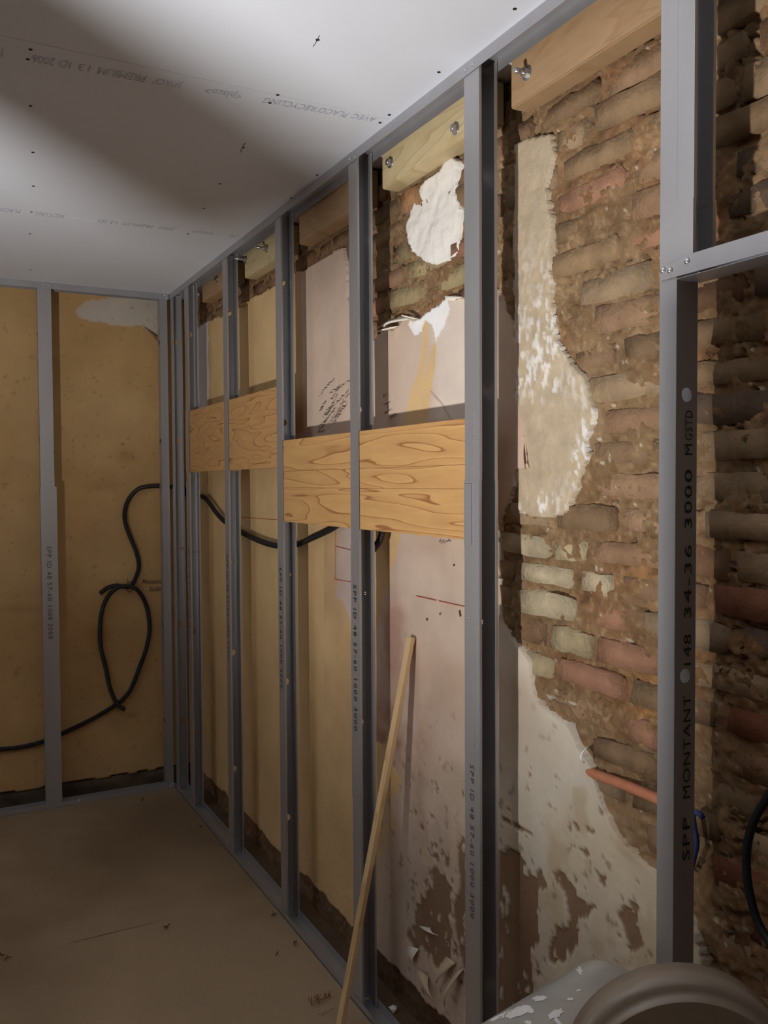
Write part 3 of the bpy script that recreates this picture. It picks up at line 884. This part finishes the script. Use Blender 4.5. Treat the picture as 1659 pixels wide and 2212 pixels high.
# fine row of knurling dimples on the near-board stud flange
vs, fs = [], []
for i in range(150):
    z = .88 + i*.0055
    for dx in (0, .003) if z > 1.55 else (0,):
        yy = -2.675-.040-dx; k = len(vs)
        vs += [(-.0010, yy, z), (-.0022, yy-.0006, z+.0011), (-.0010, yy-.0014, z+.0022), (-.0022, yy-.0006, z+.0024)]
        fs += [(k, k+1, k+2), (k+1, k+3, k+2)]
o = raw('knurling', vs, fs, M['galv2']); child(o, S['E'][0]); o['kind'] = 'stuff'

# ------------------------------------------------------------------ wooden boards between studs
def board(label, y0, y1, z0, z1, lam, material, seed):
    e = empty('wooden_board', (.014, (y0+y1)/2, z0), label, 'board')
    zz = z0
    for i, f in enumerate(lam):
        z2 = zz+(z1-z0)*f
        o = box('plank', (.0046, y0, zz+.0003), (.0250, y1, z2-.0003), material, None, .0008)
        off = Vector((seed*3.1+i*1.7, seed*1.3+i*.8, seed*2.2+i*.45))
        o.data.transform(Matrix.Translation(off)); o.matrix_world = Matrix.Translation(-off)
        o.parent = e; o.matrix_parent_inverse = Matrix.Translation(-Vector(e.location))
        zz = z2
    return e
b1 = board('upper wooden board with fine wavy grain between far studs', -1.470, -.252, 1.600, 1.886, [1.0], M['board2'], 1)
b2 = board('lower wooden board of glued planks with bold oval grain', -2.6715, -1.478, 1.413, 1.694, [.42, .20, .38], M['board'], 2)

# timber blocks bolted to the wall under the ceiling
bolt_dir = Vector((-1, 0, 0))
def bolt(e, px_, py_, long=.03):
    p = at(px_, py_, 0, .069); p.x = .0705
    b = cyl('bolt', p, p-Vector((long, 0, 0)), .0058, M['zinc'], e, 12)
    w = cyl('washer', p, p-Vector((.0025, 0, 0)), .0155, M['zinc'], None, 18); w.parent = b
    w.matrix_parent_inverse = b.matrix_world.inverted()
    n_ = cyl('nut', p-Vector((.0025, 0, 0)), p-Vector((.012, 0, 0)), .0105, M['zinc'], None, 6, None, 0, False); n_.parent = b
def block(label, y0, y1, z0, z1, material, bolts, x0=.070, x1=.1235):
    e = empty('timber_block', ((x0+x1)/2, (y0+y1)/2, z0), label, 'timber block')
    o = box('beam', (x0, y0, z0), (x1, y1, z1), material, None, .003)
    off = Vector((z0*7, y0*5, y0*3)); o.data.transform(Matrix.Translation(off)); o.matrix_world = Matrix.Translation(-off)
    o.parent = e; o.matrix_parent_inverse = Matrix.Translation(-Vector(e.location))
    for bb in bolts: bolt(e, *bb)
    return e
block('small brown timber block nearest the inner corner under the ceiling', -.80, -.335, 2.392, 2.482, M['block2'], [(469, 603, .012)])
block('timber block with two long bolts beside the second stud from the corner', -1.40, -.945, 2.377, 2.480, M['block'], [(531, 561, .05), (576, 537, .045)])
block('plain brown timber block without bolts below the ceiling track', -2.02, -1.525, 2.372, 2.480, M['block2'], [])
block('pale yellow timber block with two short bolts above the white filler', -2.660, -2.145, 2.378, 2.482, M['block'], [(843, 351, .014), (984, 278, .014)])
block('large brown timber block with one big bolt at the top right', -3.262, -2.758, 2.372, 2.484, M['block2'], [(1138, 158, .034)])

# ------------------------------------------------------------------ leaning batten
top = at(888, 1376, 0, .108); foot = at(725, 2270, 2, .016)
d = (top-foot).normalized(); side = Vector((0, 1, 0)); side = (side-d*side.dot(d)).normalized(); nrm = d.cross(side)
vs = []
for p, w_, t_2 in ((foot, .0125, .007), (top, .0125, .007)):
    for a, b in ((-1, -1), (1, -1), (1, 1), (-1, 1)):
        vs.append(p+side*w_*a+nrm*t_2*b)
ba = raw('wooden_batten', vs, [(0, 1, 2, 3), (7, 6, 5, 4), (0, 4, 5, 1), (1, 5, 6, 2), (2, 6, 7, 3), (3, 7, 4, 0)], M['batten'])
bv = ba.modifiers.new('bevel', 'BEVEL'); bv.width = .0012; bv.segments = 2
tag(ba, 'thin raw wooden batten leaning from the floor against the pink plaster', 'batten')

# ------------------------------------------------------------------ conduits and cables
def BP(x, y, d=.098): return at(x, y, 1, d)
def RP(x, y, d=.088): return at(x, y, 0, d)
k1 = [BP(216, 1282, .092), BP(232, 1270, .094), BP(252, 1265, .094), BP(280, 1268, .094), BP(293, 1248, .095), BP(300, 1222), BP(294, 1192), BP(278, 1152), BP(270, 1125), BP(270, 1100), BP(280, 1075), BP(300, 1056), BP(330, 1050), BP(356, 1051), BP(385, 1053, .092),
      Vector((.045, .075, 1.523)), Vector((.078, .035, 1.520)), RP(398, 1066), RP(420, 1070), RP(440, 1074), RP(452, 1086), RP(467, 1107), RP(485, 1126), RP(505, 1140), RP(530, 1154), RP(565, 1170), RP(600, 1179), RP(640, 1176), RP(672, 1163), RP(700, 1150), RP(722, 1138),
      RP(755, 1110), RP(795, 1100), RP(820, 1115), RP(826, 1145), RP(821, 1166, .080), RP(808, 1184, .068), RP(794, 1199, .060)]
e1 = tube('conduit', k1, .0112, M['conduit'], None, -3.2, 10, .10)
tag(e1, 'black corrugated conduit running from the loop around the corner behind the right studs', 'conduit')
k2 = [BP(-90, 1624), BP(-40, 1622), BP(0, 1619), BP(50, 1613), BP(95, 1601, .100), BP(130, 1586, .100), BP(165, 1570), BP(205, 1550), BP(245, 1526, .1), BP(268, 1508), BP(285, 1484), BP(302, 1440), BP(316, 1400), BP(323, 1360), BP(318, 1315), BP(305, 1285, .076), BP(288, 1269, .060), BP(262, 1267, .058),
      BP(240, 1280, .066), BP(223, 1310, .084), BP(216, 1355), BP(218, 1400), BP(228, 1440), BP(236, 1480), BP(246, 1508, .078), BP(256, 1524, .074), BP(270, 1533, .07)]
e2 = tube('conduit', k2, .0112, M['conduit'], None, -3.2, 10, .10)
tag(e2, 'black corrugated conduit hanging in a tall loop on the yellow back wall', 'conduit')
e3 = tube('cable_tie', [BP(283, 1256, .06), BP(274, 1262, .052), BP(275, 1275, .056), BP(281, 1279, .07), BP(286, 1270, .078), BP(283, 1256, .06)], .0016, M['blackcable'], None, 20, 6)
tag(e3, 'thin black tie knotted round the two conduits at the top of the loop', 'cable tie')
tail = tube('tail', [BP(279, 1266, .055), BP(275, 1250, .05)], .0013, M['blackcable'], None, 6, 6); tail.parent = e3
e4 = tube('electrical_cable', [at(1700, 1660, 0, .085), at(1659, 1722, 0, .085), at(1632, 1765, 0, .082), at(1616, 1815, 0, .08), at(1612, 1870, 0, .08), at(1618, 1925, 0, .08), at(1636, 1990, 0, .08), at(1665, 2040, 0, .08), at(1700, 2090, 0, .075)], .0072, M['blackcable'], None, -10, 10)
tag(e4, 'thick black cable curving at the right edge in front of bricks', 'cable')
e5 = tube('pipe_sleeve', [at(1272, 1662, 0, .133), at(1283, 1671, 0, .124), at(1330, 1688, 0, .121), at(1380, 1708, 0, .118), at(1425, 1728, 0, .114), at(1450, 1740, 0, .118)], .0105, M['orange'], None, -10, 12)
tag(e5, 'orange conduit emerging from the broken plaster edge', 'conduit')
e6 = tube('electrical_cable', [at(1520, 1768, 0, .112), at(1510, 1757, 0, .108), at(1497, 1757, 0, .104), at(1500, 1790, 0, .102), at(1505, 1820, 0, .104), at(1497, 1860, 0, .108), at(1488, 1890, 0, .116)], .0052, M['blue'], None, -8, 10)
tag(e6, 'short blue cable bent behind the black printed stud', 'cable')

# ------------------------------------------------------------------ marks on the walls
def note(label, lines, w, mm, parent, to):
    tag(scribble('pencil_note', lines, w, M[mm], parent, to), label)
Ls = []
for i, (a, b, c, d_) in enumerate([(688, 856, 722, 815), (712, 850, 754, 822), (715, 862, 736, 830), (700, 895, 732, 850), (696, 902, 753, 842), (704, 898, 722, 868), (716, 905, 752, 850), (700, 915, 725, 880), (722, 912, 748, 870), (712, 925, 744, 866), (690, 888, 703, 866), (686, 925, 705, 905), (693, 934, 745, 876), (686, 936, 700, 915)]):
    Ls += squiggle(a, b, c, d_, 22, 2.4, 70+i)
note('dark handwriting slanting upwards', Ls, .0022, 'pencil', wall_right, toR)
note('scribbled T mark', [[(828, 874), (842, 868)], [(829, 893), (845, 884)], [(837, 870), (839, 888)]] + squiggle(826, 856, 836, 850, 10, 3, 5) + squiggle(842, 905, 856, 892, 12, 4, 6), .0022, 'pencil', wall_right, toR)
note('pencilled number', squiggle(948, 1172, 975, 1168, 16, 5, 9), .0016, 'pencil', wall_right, toR)
note('thin pencil curve', [[(930, 845), (940, 858), (952, 870), (961, 885), (972, 902)]], .0012, 'inkmid', wall_right, toR)
note('red guide line', [[(520, 1117), (598, 1123)]], .0016, 'redline', wall_right, toR)
note('red guide line', [[(898, 1287), (942, 1297)], [(947, 1298), (1003, 1310)]], .0022, 'redline', wall_right, toR)
note('red guide lines', [[(724, 1145), (724, 1251)], [(722, 1251), (758, 1257)], [(724, 1180), (758, 1188)]], .0018, 'redline', wall_right, toR)
note('red bracket mark', [[(664, 926), (669, 924), (671, 930), (671, 940)]], .0018, 'redline', wall_right, toR)
note('small stain spots', [[(978, 1161), (980, 1163)], [(949, 1325), (951, 1327)], [(921, 1335), (922, 1341)], [(979, 1220), (981, 1222)], [(992, 1318), (994, 1332)]], .006, 'pencil', wall_right, toR)
o, n = text('pencil_note', 'Attente', .034, (1, 0, -.05), (.0, 0, 1), at(306, 1261, 1, YB-.004), M['pencil'], None, 1.0, 1.0); o.parent = Vb
o, n = text('pencil_note', '2x20', .030, (1, 0, -.05), (.0, 0, 1), at(322, 1277, 1, YB-.004), M['pencil'], None, 1.0, 1.0); o.parent = Vb

# torn paper flaps curling off the walls
def flap(name, root, tip, curl, to, material, parent, nrm, n=8):
    """root: two pixels on the wall, tip: pixel; curl lifts the tip off the wall along nrm"""
    a, b = to(root[0])[0], to(root[1])[0]; t = to(tip)[0]
    vs, fs = [], []
    for i in range(n+1):
        s = i/n; w = 1-s*.85
        mid = (a+b)/2; c = mid.lerp(t, s) + Vector(nrm)*curl*math.sin(s*PI*.75)
        vs += [c+(a-mid)*w, c+(b-mid)*w]
    for i in range(n): fs.append((2*i, 2*i+1, 2*i+3, 2*i+2))
    o = raw(name, vs, fs, material, None, True)
    so = o.modifiers.new('t', 'SOLIDIFY'); so.thickness = .0012
    o.parent = parent
    return o
PW = mat('torn_white_paper', (236, 230, 218), .8, 0, .05, 20)
PCR = mat('torn_cream_paper', (206, 188, 160), .8, 0, .08, 20)
PY = mat('torn_yellow_paper', (208, 176, 122), .8, 0, .08, 20)
PBR = mat('torn_brown_paper', (128, 100, 76), .85, 0, .1, 20)
for r_, tp, c in ((((850, 712), (862, 704)), (823, 724), .03), (((878, 684), (888, 690)), (846, 708), .035), (((840, 700), (850, 694)), (822, 722), .028), (((890, 690), (905, 690)), (878, 680), .02), (((960, 640), (1000, 642)), (985, 652), .012)):
    flap('peeling_flap', r_, tp, c, toR, PW, wall_right, (-1, 0, 0))
flap('peeling_flap', ((528, 664), (538, 652)), (519, 668), .03, toR, PY, wall_right, (-1, 0, 0))
flap('peeling_flap', ((1132, 960), (1136, 1000)), (1141, 1012), .008, toR, PBR, wall_right, (-1, 0, 0))
flap('peeling_flap', ((311, 706), (352, 733)), (338, 736), .02, toB, PBR, Vb, (0, -1, 0))
flap('peeling_flap', ((1258, 1620), (1272, 1612)), (1274, 1645), .02, toR, PW, wall_right, (-1, 0, 0))
for r_, tp, c in ((((965, 2066), (985, 2080)), (952, 2120), .02), (((985, 2100), (1003, 2092)), (975, 2168), .03), (((900, 2090), (925, 2110)), (950, 2160), .02), (((880, 2042), (905, 2050)), (896, 2078), .012), (((905, 2000), (930, 2004)), (950, 2018), .012)):
    flap('peeling_flap', r_, tp, c, toR, PW if c < .02 else PCR, wall_right, (-1, 0, 0))
# a bit of white rubble along the foot of the right wall
for k, (x, y) in enumerate([(980, 2160), (966, 2170), (1000, 2135), (930, 2100), (985, 2185), (1004, 2190), (860, 2160), (640, 1880), (950, 2130)]):
    r = random.Random(k); p = at(x, y, 0, .1)
    bm = bmesh.new(); bmesh.ops.create_icosphere(bm, subdivisions=1, radius=.007+r.random()*.008)
    for v in bm.verts: v.co = v.co*r.uniform(.6, 1.3)
    me = bpy.data.meshes.new('plaster_crumb'); bm.to_mesh(me); bm.free()
    o = link('plaster_crumb', me, PW, fl); o.location = (r.uniform(.07, .1), p.y, .006)

# ------------------------------------------------------------------ machine at the lower right
depth = 1.12
def cp(x, y, z):       # a point at a measured distance z in front of the photographer
    return Vector(CAM + (_R*(x-W/2)/F_PX - _U*(y-H/2)/F_PX + _f)*z)
gc = cp(1467, 2322, depth); gr = 240/F_PX*depth
mc = empty('machine', (gc.x, gc.y, 0), 'paint-splashed grey metal machine with rounded brown guard in the near right corner', 'machine')
ax = Vector((.50, .84, .10)).normalized()
cyl('guard', gc-ax*.035, gc+ax*.035, gr, M['guard'], mc, 72, None, .014)
cyl('guard_hub', gc-ax*.035, gc-ax*.046, gr*.62, M['guard'], mc, 48, None, .005)
cyl('hub_cap', gc-ax*.046, gc-ax*.052, gr*.3, M['machine'], mc, 32, None, .002)
# splashed long body behind the guard
pa, pb = cp(1075, 2375, depth+.10), cp(1372, 2170, depth+.30)
bm = bmesh.new()
dd = (pb-pa); Lb = dd.length
nseg, nrg = 40, 26
u_ = dd.normalized(); s1 = u_.cross(Vector((0, 0, 1))).normalized(); s2 = s1.cross(u_)
rings = []
for i in range(nrg+1):
    t = i/nrg
    rr = .078 if t < .86 else .078*math.sqrt(max(0, 1-((t-.86)/.14)**2))
    rr = max(rr, .001)
    ring = []
    for k in range(nseg):
        a = 2*PI*k/nseg
        cx_, cy_ = math.cos(a), math.sin(a)
        ex = .55 if True else 1
        v = pa + u_*Lb*t + s1*rr*1.15*math.copysign(abs(cx_)**.8, cx_) + s2*rr*math.copysign(abs(cy_)**.8, cy_)
        ring.append(bm.verts.new(v))
    rings.append(ring)
for i in range(nrg):
    for k in range(nseg):
        bm.faces.new((rings[i][k], rings[i][(k+1) % nseg], rings[i+1][(k+1) % nseg], rings[i+1][k]))
bm.faces.new(list(reversed(rings[0])))
me = bpy.data.meshes.new('body'); bm.to_mesh(me); bm.free()
bo = link('body', me, M['machine'], None, True); child(bo, mc)
bo['label'] = 'grey metal body splashed with white paint'
# paint splashes hug the body surface: raised blobs found by ray casting on it
from mathutils.bvhtree import BVHTree
bt = BVHTree.FromPolygons([v.co[:] for v in me.vertices], [p.vertices[:] for p in me.polygons])
def splash(x, y, rx, ry, ang, seed):
    c0 = Vector(CAM); r = random.Random(seed); vs = []; 
    def hit(x_, y_):
        dr = (cp(x_, y_, 1)-c0).normalized(); h = bt.ray_cast(c0, dr)
        return (None, None) if h[0] is None else (h[0], -dr)
    h = hit(x, y)
    if h[0] is None: return
    vs.append(h[0]+h[1]*.002); N = 14
    for i in range(N):
        a = 2*PI*i/N; k = r.uniform(.6, 1.15)
        X_, Y_ = rx*k*math.cos(a), ry*k*math.sin(a)
        q = hit(x+X_*math.cos(ang)-Y_*math.sin(ang), y+X_*math.sin(ang)+Y_*math.cos(ang))
        vs.append((q[0]+q[1]*.0012) if q[0] is not None else vs[0])
    o = raw('paint_splash', vs, [(0, 1+(i+1) % N, 1+i) for i in range(N)], M['whitepaint'], None, True); child(o, mc)
for i, a in enumerate([(1228, 2092, 12, 6, -.3), (1250, 2094, 14, 6, .9), (1243, 2086, 14, 5, -.2), (1325, 2074, 5, 8, 0), (1335, 2068, 22, 3, .1), (1165, 2156, 17, 6, -.2), (1115, 2188, 26, 12, -.3), (1070, 2196, 30, 10, -.3), (1200, 2190, 20, 10, -.5), (1232, 2158, 8, 4, 0), (1250, 2139, 6, 3, 0), (1205, 2206, 14, 5, .8), (1140, 2180, 16, 9, .3), (1140, 2208, 10, 5, 0)]):
    splash(*a, i)
# stand under the machine
box('stand_top', (gc.x-.30, gc.y-.20, gc.z-gr-.045), (gc.x+.12, gc.y+.34, gc.z-gr-.01), M['timberleg'], mc)
for sx_ in (-.27, .09):
    for sy_ in (-.17, .31):
        box('stand_leg', (gc.x+sx_-.02, gc.y+sy_-.02, .0), (gc.x+sx_+.02, gc.y+sy_+.02, gc.z-gr-.045), M['timberleg'], mc)
bz = min(v.co.z for v in me.vertices)
box('body_foot', ((pa.x+pb.x)/2-.05, (pa.y+pb.y)/2-.05, gc.z-gr-.01), ((pa.x+pb.x)/2+.05, (pa.y+pb.y)/2+.05, (pa.z+pb.z)/2-.05), M['machine'], mc)

# ------------------------------------------------------------------ the work light (left of the picture) and what shades it
wl = empty('work_light', (LAMP.x, LAMP.y, 0), 'LED work light on a low tripod left of the picture', 'work light')
aim = (LAMP_AIM-LAMP).normalized()
lo = bpy.data.objects.new('work_light_beam', ld); COL.objects.link(lo)
lo.matrix_world = Matrix.Translation(LAMP) @ (-aim).to_track_quat('Z', 'Y').to_matrix().to_4x4()
lo.parent = wl; lo.matrix_parent_inverse = Matrix.Translation(-Vector(wl.location))
rot = aim.to_track_quat('Z', 'Y').to_matrix().to_4x4()
def obox(name, c, sz, R_, material):
    bm = bmesh.new(); bmesh.ops.create_cube(bm, size=1, matrix=Matrix.Translation(c) @ R_ @ Matrix.Diagonal((*sz, 1)))
    me = bpy.data.meshes.new(name); bm.to_mesh(me); bm.free(); o = link(name, me, material); child(o, wl); return o
obox('lamp_housing', LAMP-aim*.065, (.2, .14, .05), rot, M['lampbody'])
obox('led_panel', LAMP-aim*.037, (.17, .11, .004), rot, M['led'])
# added blocker shaped as an unlit second head, shades a wedge of the ceiling
az = math.radians(42.5); el0, el1 = math.radians(31), math.radians(72)
dm = Vector((math.cos(az), math.sin(az), 0))
p0 = LAMP + dm*.42*math.cos(el0)*1.0 + Vector((0, 0, .42*math.sin(el0))); p1 = LAMP + dm*.42*math.cos(el1) + Vector((0, 0, .42*math.sin(el1)))
c_ = (p0+p1)/2; zd = (p1-p0).normalized(); yd = Vector((-math.sin(az), math.cos(az), 0)); xd = yd.cross(zd)
R2 = Matrix((xd, yd, zd)).transposed().to_4x4()
obox('beam_blocker', c_, (.03, .125, (p1-p0).length), R2, M['lampbody'])
ap = LAMP + Vector((-.10, 0, .56))
tube('arm', [LAMP-aim*.09, LAMP-aim*.09+Vector((-.06, -.05, .25)), ap, c_+Vector((0, 0, .19)), p1], .008, M['lampbody'], wl, 30, 8)
cyl('pole', (LAMP.x-aim.x*.1, LAMP.y-aim.y*.1, .14), LAMP-aim*.1, .012, M['lampbody'], wl)
for k in range(3):
    a = 2*PI*k/3+2.2; c0 = Vector((LAMP.x-aim.x*.1, LAMP.y-aim.y*.1, .22))
    cyl('leg', c0, (c0.x+.28*math.cos(a), c0.y+.28*math.sin(a), .008), .009, M['lampbody'], wl)
# added unseen board on legs, keeps the lamp off the wall's right end
ob = empty('shade_board', (-1.105, -3.5, 0), 'added plasterboard sheet outside the picture that shades the right end of the wall', 'plasterboard')
box('board_sheet', (-1.112, -3.78, .70), (-1.098, -3.252, 1.247), M['ceiling'], ob)
for yy in (-3.32, -3.7):
    box('leg', (-1.140, yy-.02, .009), (-1.113, yy+.02, 1.20), M['timberleg'], ob)
